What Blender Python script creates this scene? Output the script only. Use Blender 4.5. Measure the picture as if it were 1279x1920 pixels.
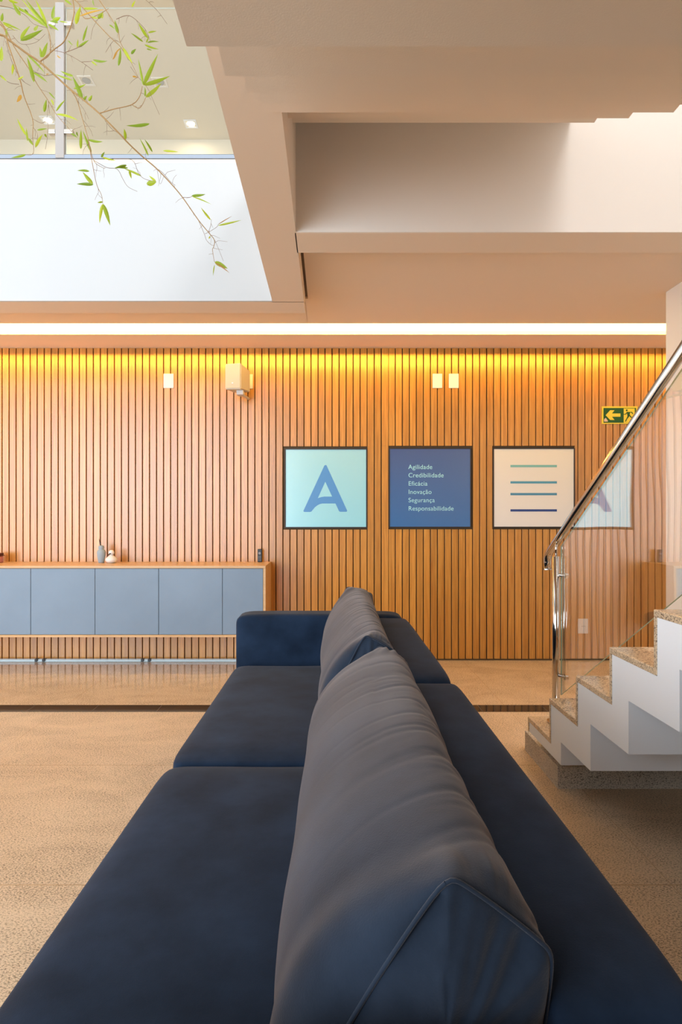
import bpy, bmesh, math, random
from mathutils import Vector, noise, Matrix
random.seed(7)
S = bpy.context.scene
for o in list(bpy.data.objects): bpy.data.objects.remove(o, do_unlink=True)
COL = S.collection

# ------------------------------------------------------------------ camera
EYE = 1.19          # eye height; camera at the origin of X/Y, looking level along +Y
F = 1110.0          # focal length in pixels of the 1279 x 1920 frame
CX, CY = 617.0, 970.0
cam = bpy.data.cameras.new('camera'); camo = bpy.data.objects.new('camera', cam); COL.objects.link(camo)
camo.location = (0, 0, EYE); camo.rotation_euler = (math.pi/2, 0, 0)
cam.sensor_fit = 'VERTICAL'; cam.sensor_height = 36; cam.lens = F/1920*36
cam.shift_x = (639.5-CX)/1920; cam.shift_y = (CY-960)/1920
cam.clip_start = 0.02; cam.clip_end = 100
S.camera = camo
S.view_settings.view_transform = 'Standard'; S.view_settings.look = 'None'
S.view_settings.gamma = 1; S.view_settings.use_curve_mapping = False
S.view_settings.exposure = 0.12

# ------------------------------------------------------------------ daylight
w = bpy.data.worlds.new('sky'); S.world = w; w.use_nodes = True
w.node_tree.nodes['Background'].inputs[0].default_value = (0.86, 0.93, 1.0, 1)
w.node_tree.nodes['Background'].inputs[1].default_value = 0.6
def area(name, loc, rot, sx, sy, power, col, spread=math.pi):
    l = bpy.data.lights.new(name, 'AREA'); l.shape = 'RECTANGLE'; l.size = sx; l.size_y = sy
    l.energy = power; l.color = col; l.spread = spread
    o = bpy.data.objects.new(name, l); o.location = loc; o.rotation_euler = rot; COL.objects.link(o)
    return o
# daylight through the roof light over the atrium and the stairwell
area('skylight_daylight', (-3.4, 1.4, 5.9), (0, 0, 0), 6.0, 4.2, 85, (0.93, 0.97, 1.0))
area('stairwell_daylight', (1.65, 1.3, 5.9), (0, 0, 0), 1.0, 3.4, 135, (0.97, 0.98, 1.0))
# daylight through the glazed front behind the camera and the glazed left side
area('front_window_daylight', (-4.3, -3.25, 1.9), (math.radians(90), 0, 0), 6.2, 3.7, 500, (0.72, 0.86, 1.0))
area('side_window_daylight', (-7.35, 1.2, 1.9), (0, math.radians(-90), 0), 3.4, 5.0, 120, (0.9, 0.95, 1.0))

# ------------------------------------------------------------------ helpers
def at(px, py, y):
    """point at depth y that the photograph shows at (px, py)"""
    return Vector(((px-CX)*y/F, y, EYE-(py-CY)*y/F))
def tag(o, label=None, cat=None, group=None, kind=None):
    if label: o['label'] = label
    if cat: o['category'] = cat
    if group: o['group'] = group
    if kind: o['kind'] = kind
    return o
def empty(name, loc=(0, 0, 0), rz=0):
    o = bpy.data.objects.new(name, None); o.location = loc; o.rotation_euler = (0, 0, rz)
    o.empty_display_size = 0.05; COL.objects.link(o); return o
def link(name, me, mat, parent=None, smooth=False, loc=None):
    o = bpy.data.objects.new(name, me); COL.objects.link(o)
    mats = mat if isinstance(mat, (list, tuple)) else [mat]
    for m in mats: me.materials.append(m)
    if smooth:
        for p in me.polygons: p.use_smooth = True
    if parent:
        o.parent = parent
        o.matrix_parent_inverse = Matrix.Translation(parent.location).inverted() if loc is None else Matrix.Identity(4)
    if loc is not None: o.location = loc
    return o
def build(name, bm, mat, parent=None, smooth=False, loc=None, recalc=True):
    if recalc: bmesh.ops.recalc_face_normals(bm, faces=bm.faces)
    me = bpy.data.meshes.new(name); bm.to_mesh(me); bm.free()
    return link(name, me, mat, parent, smooth, loc)
def addbox(bm, x0, x1, y0, y1, z0, z1, bev=0, seg=2):
    r = bmesh.ops.create_cube(bm, size=1)
    vs = r['verts']
    for v in vs:
        v.co = Vector(((x0+x1)/2+v.co.x*(x1-x0), (y0+y1)/2+v.co.y*(y1-y0), (z0+z1)/2+v.co.z*(z1-z0)))
    if bev > 0:
        es = list({e for v in vs for e in v.link_edges})
        bmesh.ops.bevel(bm, geom=es, offset=bev, segments=seg, affect='EDGES', profile=0.5)
def box(name, x0, x1, y0, y1, z0, z1, mat, parent=None, bev=0, seg=2, smooth=False):
    bm = bmesh.new(); addbox(bm, x0, x1, y0, y1, z0, z1, bev, seg)
    return build(name, bm, mat, parent, smooth)
def struct(o, label=None):
    o['kind'] = 'structure'
    if label: o['label'] = label
    return o
def prism_x(bm, prof, x0, x1):
    """closed profile of (y, z) extruded along X"""
    a = [bm.verts.new((x0, y, z)) for y, z in prof]; b = [bm.verts.new((x1, y, z)) for y, z in prof]
    n = len(prof)
    bm.faces.new(a); bm.faces.new(list(reversed(b)))
    for i in range(n): bm.faces.new((a[i], b[i], b[(i+1) % n], a[(i+1) % n]))
def prism_y(bm, prof, y0, y1):
    """closed profile of (x, z) extruded along Y"""
    a = [bm.verts.new((x, y0, z)) for x, z in prof]; b = [bm.verts.new((x, y1, z)) for x, z in prof]
    n = len(prof)
    bm.faces.new(a); bm.faces.new(list(reversed(b)))
    for i in range(n): bm.faces.new((a[i], b[i], b[(i+1) % n], a[(i+1) % n]))
def tube(bm, pts, radii, seg=12, cap=True):
    pts = [Vector(p) for p in pts]
    if not isinstance(radii, (list, tuple)): radii = [radii]*len(pts)
    rings = []; up = None
    for i, p in enumerate(pts):
        t = (pts[min(i+1, len(pts)-1)]-pts[max(i-1, 0)]).normalized()
        if up is None:
            up = Vector((0, 0, 1)) if abs(t.z) < 0.9 else Vector((1, 0, 0))
        n = (up-t*up.dot(t)).normalized(); up = n; b = t.cross(n)
        rings.append([bm.verts.new(p+(n*math.cos(a)+b*math.sin(a))*radii[i]) for a in [2*math.pi*k/seg for k in range(seg)]])
    for i in range(len(rings)-1):
        for k in range(seg):
            bm.faces.new((rings[i][k], rings[i][(k+1) % seg], rings[i+1][(k+1) % seg], rings[i+1][k]))
    if cap:
        bm.faces.new(list(reversed(rings[0]))); bm.faces.new(rings[-1])
def lathe(bm, prof, cx, cy, z0, seg=32):
    rings = []
    for r, z in prof:
        rings.append([bm.verts.new((cx+r*math.cos(2*math.pi*k/seg), cy+r*math.sin(2*math.pi*k/seg), z0+z)) for k in range(seg)])
    for i in range(len(rings)-1):
        for k in range(seg):
            bm.faces.new((rings[i][k], rings[i][(k+1) % seg], rings[i+1][(k+1) % seg], rings[i+1][k]))
    bm.faces.new(list(reversed(rings[0]))); bm.faces.new(rings[-1])

# ------------------------------------------------------------------ materials
def new_mat(name):
    m = bpy.data.materials.new(name); m.use_nodes = True
    nt = m.node_tree; b = nt.nodes['Principled BSDF']
    return m, nt, b
def N(nt, t, **kw):
    n = nt.nodes.new(t)
    for k, v in kw.items(): setattr(n, k, v)
    return n
def simple(name, col, rough=0.5, metal=0.0, spec=0.5, bump=0, scale=200, coat=0, var=0.0):
    m, nt, b = new_mat(name)
    b.inputs['Base Color'].default_value = (*col, 1); b.inputs['Roughness'].default_value = rough
    b.inputs['Metallic'].default_value = metal; b.inputs['Specular IOR Level'].default_value = spec
    if coat: b.inputs['Coat Weight'].default_value = coat
    tc = N(nt, 'ShaderNodeTexCoord')
    if bump:
        n = N(nt, 'ShaderNodeTexNoise'); n.inputs['Scale'].default_value = scale; n.inputs['Detail'].default_value = 4
        nt.links.new(tc.outputs['Object'], n.inputs['Vector'])
        bp = N(nt, 'ShaderNodeBump'); bp.inputs['Strength'].default_value = bump; bp.inputs['Distance'].default_value = 0.002
        nt.links.new(n.outputs[0], bp.inputs['Height']); nt.links.new(bp.outputs[0], b.inputs['Normal'])
    if var:
        n2 = N(nt, 'ShaderNodeTexNoise'); n2.inputs['Scale'].default_value = 3; n2.inputs['Detail'].default_value = 6
        nt.links.new(tc.outputs['Object'], n2.inputs['Vector'])
        r = N(nt, 'ShaderNodeValToRGB')
        r.color_ramp.elements[0].position = 0.3; r.color_ramp.elements[1].position = 0.7
        r.color_ramp.elements[0].color = (*[c*(1-var) for c in col], 1); r.color_ramp.elements[1].color = (*[min(1, c*(1+var)) for c in col], 1)
        nt.links.new(n2.outputs[0], r.inputs[0]); nt.links.new(r.outputs[0], b.inputs['Base Color'])
    return m
def emit(name, col, st):
    m, nt, b = new_mat(name)
    b.inputs['Base Color'].default_value = (*col, 1)
    b.inputs['Emission Color'].default_value = (*col, 1); b.inputs['Emission Strength'].default_value = st
    return m

M = {}
M['ceiling'] = simple('warm_white_ceiling_paint', (0.83, 0.70, 0.57), 0.85, bump=0.10, scale=420)
M['white'] = simple('white_wall_paint', (0.86, 0.86, 0.86), 0.7, bump=0.1, scale=220)
M['stairwhite'] = simple('white_stair_paint', (0.88, 0.88, 0.89), 0.55, bump=0.08, scale=220)
M['cream'] = simple('cream_plastic', (0.86, 0.80, 0.70), 0.4)
M['steel'] = simple('polished_stainless_steel', (0.60, 0.55, 0.50), 0.10, metal=1)
M['dark'] = simple('black_plastic', (0.012, 0.012, 0.014), 0.35)
M['upper'] = simple('cream_upper_paint', (0.78, 0.70, 0.54), 0.85)
M['groove'] = simple('dark_gap', (0.10, 0.055, 0.02), 0.8)
M['slot'] = simple('dark_metal_slot', (0.12, 0.075, 0.04), 0.6)
M['shoe'] = simple('brushed_aluminium_rail', (0.45, 0.5, 0.58), 0.35, metal=0.8)

def wood(name, c0, c1, rough=0.35, pitch=None, grain_axis='Z', spec=0.5):
    m, nt, b = new_mat(name); b.inputs['Roughness'].default_value = rough
    b.inputs['Specular IOR Level'].default_value = spec
    tc = N(nt, 'ShaderNodeTexCoord'); mp = N(nt, 'ShaderNodeMapping')
    sc = {'Z': (60, 60, 2.2), 'X': (2.2, 60, 60)}[grain_axis]; mp.inputs['Scale'].default_value = sc
    nt.links.new(tc.outputs['Object'], mp.inputs['Vector'])
    vec = mp.outputs[0]
    if pitch:
        sp = N(nt, 'ShaderNodeSeparateXYZ'); nt.links.new(tc.outputs['Object'], sp.inputs[0])
        mm = N(nt, 'ShaderNodeMath', operation='SUBTRACT'); mm.inputs[1].default_value = pitch[1]
        nt.links.new(sp.outputs[0], mm.inputs[0])
        d = N(nt, 'ShaderNodeMath', operation='DIVIDE'); d.inputs[1].default_value = pitch[0]; nt.links.new(mm.outputs[0], d.inputs[0])
        fl = N(nt, 'ShaderNodeMath', operation='FLOOR'); nt.links.new(d.outputs[0], fl.inputs[0])
        wn = N(nt, 'ShaderNodeTexWhiteNoise', noise_dimensions='1D'); nt.links.new(fl.outputs[0], wn.inputs['W'])
        ad = N(nt, 'ShaderNodeVectorMath', operation='MULTIPLY_ADD'); ad.inputs[1].default_value = (30, 30, 30)
        nt.links.new(wn.outputs['Color'], ad.inputs[0]); nt.links.new(mp.outputs[0], ad.inputs[2]); vec = ad.outputs[0]
    n = N(nt, 'ShaderNodeTexNoise'); n.inputs['Scale'].default_value = 1; n.inputs['Detail'].default_value = 7; n.inputs['Distortion'].default_value = 1.2
    nt.links.new(vec, n.inputs['Vector'])
    r = N(nt, 'ShaderNodeValToRGB'); r.color_ramp.elements[0].position = 0.28; r.color_ramp.elements[1].position = 0.72
    r.color_ramp.elements[0].color = (*c0, 1); r.color_ramp.elements[1].color = (*c1, 1)
    nt.links.new(n.outputs[0], r.inputs[0]); out = r.outputs[0]
    if pitch:
        hs = N(nt, 'ShaderNodeHueSaturation')
        ma = N(nt, 'ShaderNodeMapRange'); ma.inputs[3].default_value = 0.86; ma.inputs[4].default_value = 1.12
        nt.links.new(wn.outputs['Value'], ma.inputs[0]); nt.links.new(ma.outputs[0], hs.inputs['Value'])
        nt.links.new(out, hs.inputs['Color']); out = hs.outputs[0]
    if pitch: b.inputs['Specular IOR Level'].default_value = 0.1; b.inputs['Coat Weight'].default_value = 1.0; b.inputs['Coat Roughness'].default_value = 0.28; b.inputs['Coat IOR'].default_value = 1.7
    nt.links.new(out, b.inputs['Base Color'])
    bp = N(nt, 'ShaderNodeBump'); bp.inputs['Strength'].default_value = 0.15; bp.inputs['Distance'].default_value = 0.001
    nt.links.new(n.outputs[0], bp.inputs['Height']); nt.links.new(bp.outputs[0], b.inputs['Normal'])
    return m
PITCH = 0.0585; G0 = (543.8-CX)*4.93/F      # slat pitch and one groove's X
M['slat'] = wood('oiled_timber_slats', (0.47, 0.168, 0.018), (0.71, 0.32, 0.058), 0.30, (PITCH, G0))
M['oak'] = wood('light_timber_veneer', (0.60, 0.33, 0.14), (0.74, 0.44, 0.20), 0.35, None, 'X')
M['door'] = simple('blue_grey_lacquer', (0.20, 0.26, 0.33), 0.42, var=0.06)

def granite(name, base, dark, scale=1.0, rough=0.5, floor=False, bump=0.3, veins=1.0):
    m, nt, b = new_mat(name); b.inputs['Roughness'].default_value = rough
    tc = N(nt, 'ShaderNodeTexCoord')
    mp = N(nt, 'ShaderNodeMapping'); mp.inputs['Rotation'].default_value = (0, 0, math.radians(-28)); mp.inputs['Scale'].default_value = (1, 1.7, 1.7)
    nt.links.new(tc.outputs['Object'], mp.inputs[0])
    def ns(s, d, vec, dist=0.0):
        n = N(nt, 'ShaderNodeTexNoise'); n.inputs['Scale'].default_value = s*scale; n.inputs['Detail'].default_value = d; n.inputs['Distortion'].default_value = dist
        n.inputs['Roughness'].default_value = 0.65
        nt.links.new(vec, n.inputs['Vector']); return n
    n1 = ns(90, 3, mp.outputs[0]); n2 = ns(2.2/scale, 7, mp.outputs[0], 1.5); n3 = ns(230, 2, tc.outputs['Object'])
    r1 = N(nt, 'ShaderNodeValToRGB'); r1.color_ramp.elements[0].position = 0.36; r1.color_ramp.elements[1].position = 0.51
    r1.color_ramp.elements[0].color = (0, 0, 0, 1); r1.color_ramp.elements[1].color = (1, 1, 1, 1)
    # darker speckle density follows the veins
    ad = N(nt, 'ShaderNodeMath', operation='MULTIPLY_ADD'); ad.inputs[1].default_value = 0.22*veins; 
    nt.links.new(n2.outputs[0], ad.inputs[0])
    sb = N(nt, 'ShaderNodeMath', operation='SUBTRACT'); nt.links.new(n1.outputs[0], sb.inputs[0]); sb.inputs[1].default_value = 0.11*veins
    nt.links.new(sb.outputs[0], ad.inputs[2]); nt.links.new(ad.outputs[0], r1.inputs[0])
    mix = N(nt, 'ShaderNodeMix', data_type='RGBA'); mix.inputs[6].default_value = (*dark, 1)
    nt.links.new(r1.outputs[0], mix.inputs[0])
    r2 = N(nt, 'ShaderNodeValToRGB'); r2.color_ramp.elements[0].position = 0.35; r2.color_ramp.elements[1].position = 0.65
    r2.color_ramp.elements[0].color = (*[c*0.80 for c in base], 1); r2.color_ramp.elements[1].color = (*[min(1, c*1.12) for c in base], 1)
    nt.links.new(n3.outputs[0], r2.inputs[0]); nt.links.new(r2.outputs[0], mix.inputs[7])
    out = mix.outputs[2]
    bp = N(nt, 'ShaderNodeBump'); bp.inputs['Strength'].default_value = bump; bp.inputs['Distance'].default_value = 0.003
    nt.links.new(n1.outputs[0], bp.inputs['Height'])
    if floor:
        sp = N(nt, 'ShaderNodeSeparateXYZ'); nt.links.new(tc.outputs['Object'], sp.inputs[0])
        def line(sock, period, off, wd):
            a = N(nt, 'ShaderNodeMath', operation='ADD'); a.inputs[1].default_value = -off + period*40; nt.links.new(sock, a.inputs[0])
            md = N(nt, 'ShaderNodeMath', operation='MODULO'); md.inputs[1].default_value = period; nt.links.new(a.outputs[0], md.inputs[0])
            l = N(nt, 'ShaderNodeMath', operation='LESS_THAN'); l.inputs[1].default_value = wd; nt.links.new(md.outputs[0], l.inputs[0]); return l.outputs[0]
        def cmp(sock, v, op):
            l = N(nt, 'ShaderNodeMath', operation=op); l.inputs[1].default_value = v; nt.links.new(sock, l.inputs[0]); return l.outputs[0]
        def op2(a, c, op):
            l = N(nt, 'ShaderNodeMath', operation=op); nt.links.new(a, l.inputs[0]); nt.links.new(c, l.inputs[1]); return l.outputs[0]
        front = cmp(sp.outputs[1], 3.62, 'LESS_THAN'); back = cmp(sp.outputs[1], 3.755, 'GREATER_THAN')
        j = op2(line(sp.outputs[0], 0.926, -1.67, 0.003), op2(line(sp.outputs[1], 0.926, 1.914, 0.005), front, 'MULTIPLY'), 'MAXIMUM')
        mj = N(nt, 'ShaderNodeMix', data_type='RGBA'); mj.inputs[7].default_value = (0.50, 0.32, 0.18, 1)
        nt.links.new(j, mj.inputs[0]); nt.links.new(out, mj.inputs[6])
        fb = op2(front, back, 'ADD')   # 0 inside the black band
        bj = line(sp.outputs[0], 0.40, -1.46, 0.003)
        bc = N(nt, 'ShaderNodeMix', data_type='RGBA'); bc.inputs[6].default_value = (0.02, 0.019, 0.018, 1); bc.inputs[7].default_value = (0.12, 0.11, 0.1, 1)
        nt.links.new(bj, bc.inputs[0])
        mb = N(nt, 'ShaderNodeMix', data_type='RGBA'); nt.links.new(bc.outputs[2], mb.inputs[6]); nt.links.new(fb, mb.inputs[0]); nt.links.new(mj.outputs[2], mb.inputs[7])
        out = mb.outputs[2]
        rr = N(nt, 'ShaderNodeMapRange'); rr.inputs[3].default_value = 0.07; rr.inputs[4].default_value = rough
        nt.links.new(front, rr.inputs[0]); nt.links.new(rr.outputs[0], b.inputs['Roughness'])
        bs = N(nt, 'ShaderNodeMath', operation='MULTIPLY_ADD'); bs.inputs[1].default_value = bump; bs.inputs[2].default_value = 0.0
        nt.links.new(front, bs.inputs[0]); nt.links.new(bs.outputs[0], bp.inputs['Strength'])
    nt.links.new(bp.outputs[0], b.inputs['Normal']); nt.links.new(out, b.inputs['Base Color'])
    return m
M['floor'] = granite('beige_granite_floor', (0.76, 0.56, 0.375), (0.20, 0.135, 0.08), 1.55, 0.5, floor=True)
M['tread'] = granite('polished_beige_granite', (0.76, 0.56, 0.36), (0.16, 0.11, 0.08), 1.5, 0.22, bump=0.02, veins=2.0)
M['plinth'] = granite('rough_grey_granite', (0.66, 0.56, 0.44), (0.10, 0.08, 0.06), 1.9, 0.7, bump=0.5)

def fabric(name, col, sheen):
    m, nt, b = new_mat(name)
    tc = N(nt, 'ShaderNodeTexCoord')
    n = N(nt, 'ShaderNodeTexNoise'); n.inputs['Scale'].default_value = 5; n.inputs['Detail'].default_value = 6; n.inputs['Roughness'].default_value = 0.6
    nt.links.new(tc.outputs['Object'], n.inputs[0])
    r = N(nt, 'ShaderNodeValToRGB'); r.color_ramp.elements[0].position = 0.3; r.color_ramp.elements[1].position = 0.72
    r.color_ramp.elements[0].color = (*[c*0.62 for c in col], 1); r.color_ramp.elements[1].color = (*[c*1.4 for c in col], 1)
    nt.links.new(n.outputs[0], r.inputs[0]); nt.links.new(r.outputs[0], b.inputs['Base Color'])
    b.inputs['Roughness'].default_value = 0.95; b.inputs['Specular IOR Level'].default_value = 0.05
    b.inputs['Sheen Weight'].default_value = sheen; b.inputs['Sheen Roughness'].default_value = 0.45
    b.inputs['Sheen Tint'].default_value = (0.95, 0.80, 0.72, 1)
    f = N(nt, 'ShaderNodeTexNoise'); f.inputs['Scale'].default_value = 420; f.inputs['Detail'].default_value = 3
    nt.links.new(tc.outputs['Object'], f.inputs[0])
    bp = N(nt, 'ShaderNodeBump'); bp.inputs['Strength'].default_value = 0.35; bp.inputs['Distance'].default_value = 0.001
    nt.links.new(f.outputs[0], bp.inputs['Height']); nt.links.new(bp.outputs[0], b.inputs['Normal'])
    return m
M['velvet'] = fabric('navy_velvet', (0.015, 0.027, 0.051), 0.11)
M['velvet_lit'] = fabric('navy_velvet_lit', (0.022, 0.032, 0.050), 0.38)  # same velvet as the sofa, lightened for the light the cushions catch

def glass(name, tint, wave=0.0, f0=0.04):
    m, nt, b = new_mat(name); nt.nodes.remove(b); out = nt.nodes['Material Output']
    tr = N(nt, 'ShaderNodeBsdfTransparent'); tr.inputs[0].default_value = (*tint, 1)
    gl = N(nt, 'ShaderNodeBsdfGlossy'); gl.inputs['Roughness'].default_value = 0.0; gl.inputs[0].default_value = (1, 1, 1, 1)
    geo = N(nt, 'ShaderNodeNewGeometry'); dp = N(nt, 'ShaderNodeVectorMath', operation='DOT_PRODUCT')
    nt.links.new(geo.outputs['Incoming'], dp.inputs[0]); nt.links.new(geo.outputs['Normal'], dp.inputs[1])
    def mth(op, a, bb=None):
        q = N(nt, 'ShaderNodeMath', operation=op)
        if isinstance(a, float): q.inputs[0].default_value = a
        else: nt.links.new(a, q.inputs[0])
        if bb is not None:
            if isinstance(bb, float): q.inputs[1].default_value = bb
            else: nt.links.new(bb, q.inputs[1])
        return q.outputs[0]
    c1m = mth('SUBTRACT', 1.0, mth('ABSOLUTE', dp.outputs['Value'])); p5 = mth('POWER', c1m, 5.0)
    fac = mth('ADD', mth('MULTIPLY', p5, 1.0-f0), f0)
    mx = N(nt, 'ShaderNodeMixShader')
    if wave:
        tc = N(nt, 'ShaderNodeTexCoord'); n = N(nt, 'ShaderNodeTexNoise'); n.inputs['Scale'].default_value = 3.5; n.inputs['Detail'].default_value = 0
        nt.links.new(tc.outputs['Object'], n.inputs[0])
        bp = N(nt, 'ShaderNodeBump'); bp.inputs['Strength'].default_value = wave; bp.inputs['Distance'].default_value = 0.01
        nt.links.new(n.outputs[0], bp.inputs['Height']); nt.links.new(bp.outputs[0], gl.inputs['Normal'])
    nt.links.new(fac, mx.inputs[0]); nt.links.new(tr.outputs[0], mx.inputs[1]); nt.links.new(gl.outputs[0], mx.inputs[2])
    nt.links.new(mx.outputs[0], out.inputs[0])
    return m
M['glass'] = glass('clear_glass', (0.985, 0.995, 0.99))
M['railglass'] = glass('stair_glass', (0.98, 0.99, 0.985), 0.07, 0.22)
M['glassedge'] = simple('green_glass_edge', (0.22, 0.34, 0.24), 0.15)
M['skirtglass'] = simple('frosted_glass_edge', (0.55, 0.66, 0.68), 0.15)
M['led'] = emit('warm_led_diffuser', (1.0, 0.74, 0.20), 7.5)
M['downlight'] = emit('downlight_lens', (1.0, 0.9, 0.75), 9)

# ------------------------------------------------------------------ room shell
ZW = 2.60; YB = 4.93; ZL = EYE+1.33; ZH = EYE+1.44; ZU = 3.40; ZR = 5.95
struct(box('floor', -7.5, 3.4, -3.4, 5.1, -0.1, 0, M['floor']), 'beige granite floor with a black band')
posters = [(534, 688.5, 841, 990), (729, 883.5, 840, 989.5), (924, 1077.5, 840, 989.5)]
pr = [((a-CX)*YB/F, (b-CX)*YB/F, EYE-(d-CY)*YB/F, EYE-(c-CY)*YB/F) for a, b, c, d in posters]
bm = bmesh.new()
k = -130
gw = 0.0085
while True:
    x0 = G0+k*PITCH+gw/2; x1 = x0+PITCH-gw; k += 1
    if x1 < -7.4: continue
    if x0 > 3.3: break
    spans = [(0.012, ZW+0.0)]
    for (a, b_, z0, z1) in pr:
        if x1 > a-0.012 and x0 < b_+0.012:
            spans = [(0.012, z0-0.013), (z1+0.018, ZW)]
    for (a, b_, z0, z1) in pr:
        if x0 < a-0.012 < x1 and (a-0.012)-x0 > 0.004: addbox(bm, x0, a-0.003, YB+0.001, YB+0.02, 0.012, ZW)
        if x0 < b_+0.012 < x1 and x1-(b_+0.012) > 0.004: addbox(bm, b_+0.003, x1, YB+0.001, YB+0.02, 0.012, ZW)
    for (z0, z1) in spans: addbox(bm, x0, x1, YB, YB+0.02, z0, z1, 0.0012, 1)
wb = struct(build('wall_back', bm, [M['slat'], M['groove']]), 'timber slatted wall')
bm = bmesh.new(); bm.from_mesh(wb.data)
nf = len(bm.faces); addbox(bm, -7.5, 3.4, YB+0.014, YB+0.15, 0, ZU)
bm.faces.ensure_lookup_table()
for f in bm.faces[nf:]: f.material_index = 1
bmesh.ops.recalc_face_normals(bm, faces=bm.faces); bm.to_mesh(wb.data); bm.free()
struct(box('baseboard_back', -7.5, 3.4, YB-0.004, YB+0.013, 0, 0.012, M['groove']))
# side wall on the right, ending short of the slatted wall
struct(box('wall_right', 2.156, 2.30, -3.4, 3.787, 0, ZR, M['white']))
struct(box('wall_right_return', 3.25, 3.40, 3.787, 5.1, 0, ZU, M['white']))
# left side: low parapet, mullions; glazed
bm = bmesh.new()
addbox(bm, -7.6, -7.48, -3.4, -1.4, 0, ZR); addbox(bm, -7.6, -7.48, 3.7, 7.6, 0, ZR); addbox(bm, -7.6, -7.48, -1.4, 3.7, 3.7, ZR)
struct(build('wall_left', bm, M['white']))
bm = bmesh.new()
addbox(bm, -7.6, 2.3, -3.5, -3.38, 3.8, ZR); addbox(bm, -1.15, 2.3, -3.5, -3.38, 0, 3.8); addbox(bm, -0.70, 2.15, -1.07, -0.95, 0, 3.2)  # last piece: unseen wall added to shade the near sofa and overhead steps
struct(build('wall_front_and_light_block', bm, simple('brown_rear_wall', (0.28, 0.2, 0.14), 0.7)))

# ceilings (one storey slab seen from below)
bm = bmesh.new()
addbox(bm, -7.5, -0.155, 3.654, 3.855, ZL, ZU)            # beam at the end of the atrium
addbox(bm, -0.349, -0.155, -1.0, 3.66, ZL, ZU-0.02)       # beam beside the stair void
addbox(bm, -0.16, 2.156, 2.77, 2.976, ZL, ZU-0.001)       # beam at the head of the stair void
addbox(bm, -7.5, -0.158, 3.85, 4.40, ZH, ZU-0.01)
addbox(bm, -0.160, -0.139, 3.90, 4.40, ZH, ZU-0.012)
addbox(bm, -0.139, 3.25, 2.97, 4.40, ZH, ZU-0.011)
addbox(bm, -7.5, 3.25, 4.563, YB+0.02, ZW, ZW+0.05)        # panel between light slot and wall
addbox(bm, -7.5, 3.25, 4.39, YB+0.02, ZH+0.02, ZU-0.013)
ce = struct(build('ceiling', bm, M['ceiling']))
struct(box('trim_1', -0.158, -0.139, 2.96, 3.89, ZH+0.012, ZH+0.03, M['slot']), 'dark slot in the ceiling')
# white fascia of the upper storey facing the atrium
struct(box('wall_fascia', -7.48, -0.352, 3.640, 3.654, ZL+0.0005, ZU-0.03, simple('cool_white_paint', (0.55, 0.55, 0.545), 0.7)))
struct(box('wall_stairwell', -0.155, 2.156, 2.762, 2.770, ZL+0.0005, ZU, simple('pale_warm_paint', (0.86, 0.78, 0.70), 0.8)))
# upper storey
UC = EYE+4.76
struct(box('ceiling_upper', -7.5, 3.4, 3.60, 7.6, UC, UC+0.12, M['upper']))
struct(box('wall_upper', -7.5, 3.4, 7.46, 7.6, ZU, UC, M['upper']))
struct(box('floor_upper', -7.5, 3.4, YB+0.15, 7.6, ZU-0.15, ZU, M['floor']))
struct(box('wall_upper_right', 3.25, 3.4, 3.787, 7.5, ZU, UC, M['white']))

# ------------------------------------------------------------------ cove light
led = box('cove_light', -7.4, 3.24, 4.402, 4.600, ZH-0.003, ZH+0.018, M['led'])
tag(led, 'long glowing warm light strip recessed in the ceiling above the slatted wall', 'light')
area('cove_tape_light', (-2.0, 4.415, ZH-0.006), (math.radians(86), 0, 0), 10.4, 0.012, 36, (1.0, 0.50, 0.04), math.radians(85))

# ------------------------------------------------------------------ posters
def poster_mat(name, c0, c1, rough):
    m, nt, b = new_mat(name); tc = N(nt, 'ShaderNodeTexCoord'); sp = N(nt, 'ShaderNodeSeparateXYZ')
    nt.links.new(tc.outputs['Generated'], sp.inputs[0])
    mx = N(nt, 'ShaderNodeMix', data_type='RGBA'); mx.inputs[6].default_value = (*c0, 1); mx.inputs[7].default_value = (*c1, 1)
    nt.links.new(sp.outputs[2], mx.inputs[0]); nt.links.new(mx.outputs[2], b.inputs['Base Color'])
    b.inputs['Roughness'].default_value = rough
    b.inputs['Coat Weight'].default_value = 1.0 if rough < 0.5 else 0.0; b.inputs['Coat Roughness'].default_value = 0.22; b.inputs['Coat IOR'].default_value = 1.7
    return m
def flat_text(name, s, size, mat, parent, x, y, z, tracking=1.0):
    c = bpy.data.curves.new(name, 'FONT'); c.body = s; c.size = size; c.extrude = 0.0004; c.space_character = tracking
    t = bpy.data.objects.new(name+'_curve', c); COL.objects.link(t)
    bpy.context.view_layer.update()
    me = bpy.data.meshes.new_from_object(t.evaluated_get(bpy.context.evaluated_depsgraph_get()))
    bpy.data.objects.remove(t, do_unlink=True)
    me.transform(Matrix.Translation((x, y, z)) @ Matrix.Rotation(math.pi/2, 4, 'X'))
    return link(name, me, mat, parent)
def poly_plate(name, pts, y, th, mat, parent, holes=None):
    """pts: outline in (x, z)"""
    bm = bmesh.new(); prism_y(bm, pts, y-th, y)
    return build(name, bm, mat, parent)
labels = ['square pale cyan wall panel with a large blue letter A', 'square dark blue wall panel listing six lines of words', 'square cream wall panel with four coloured horizontal bars']
pm = [poster_mat('cyan_print', (0.34, 0.74, 0.84), (0.38, 0.70, 0.76), 0.28),
      poster_mat('blue_print', (0.03, 0.16, 0.42), (0.05, 0.10, 0.27), 0.32),
      poster_mat('cream_print', (0.82, 0.76, 0.70), (0.82, 0.72, 0.60), 0.6)]
sign = []
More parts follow.
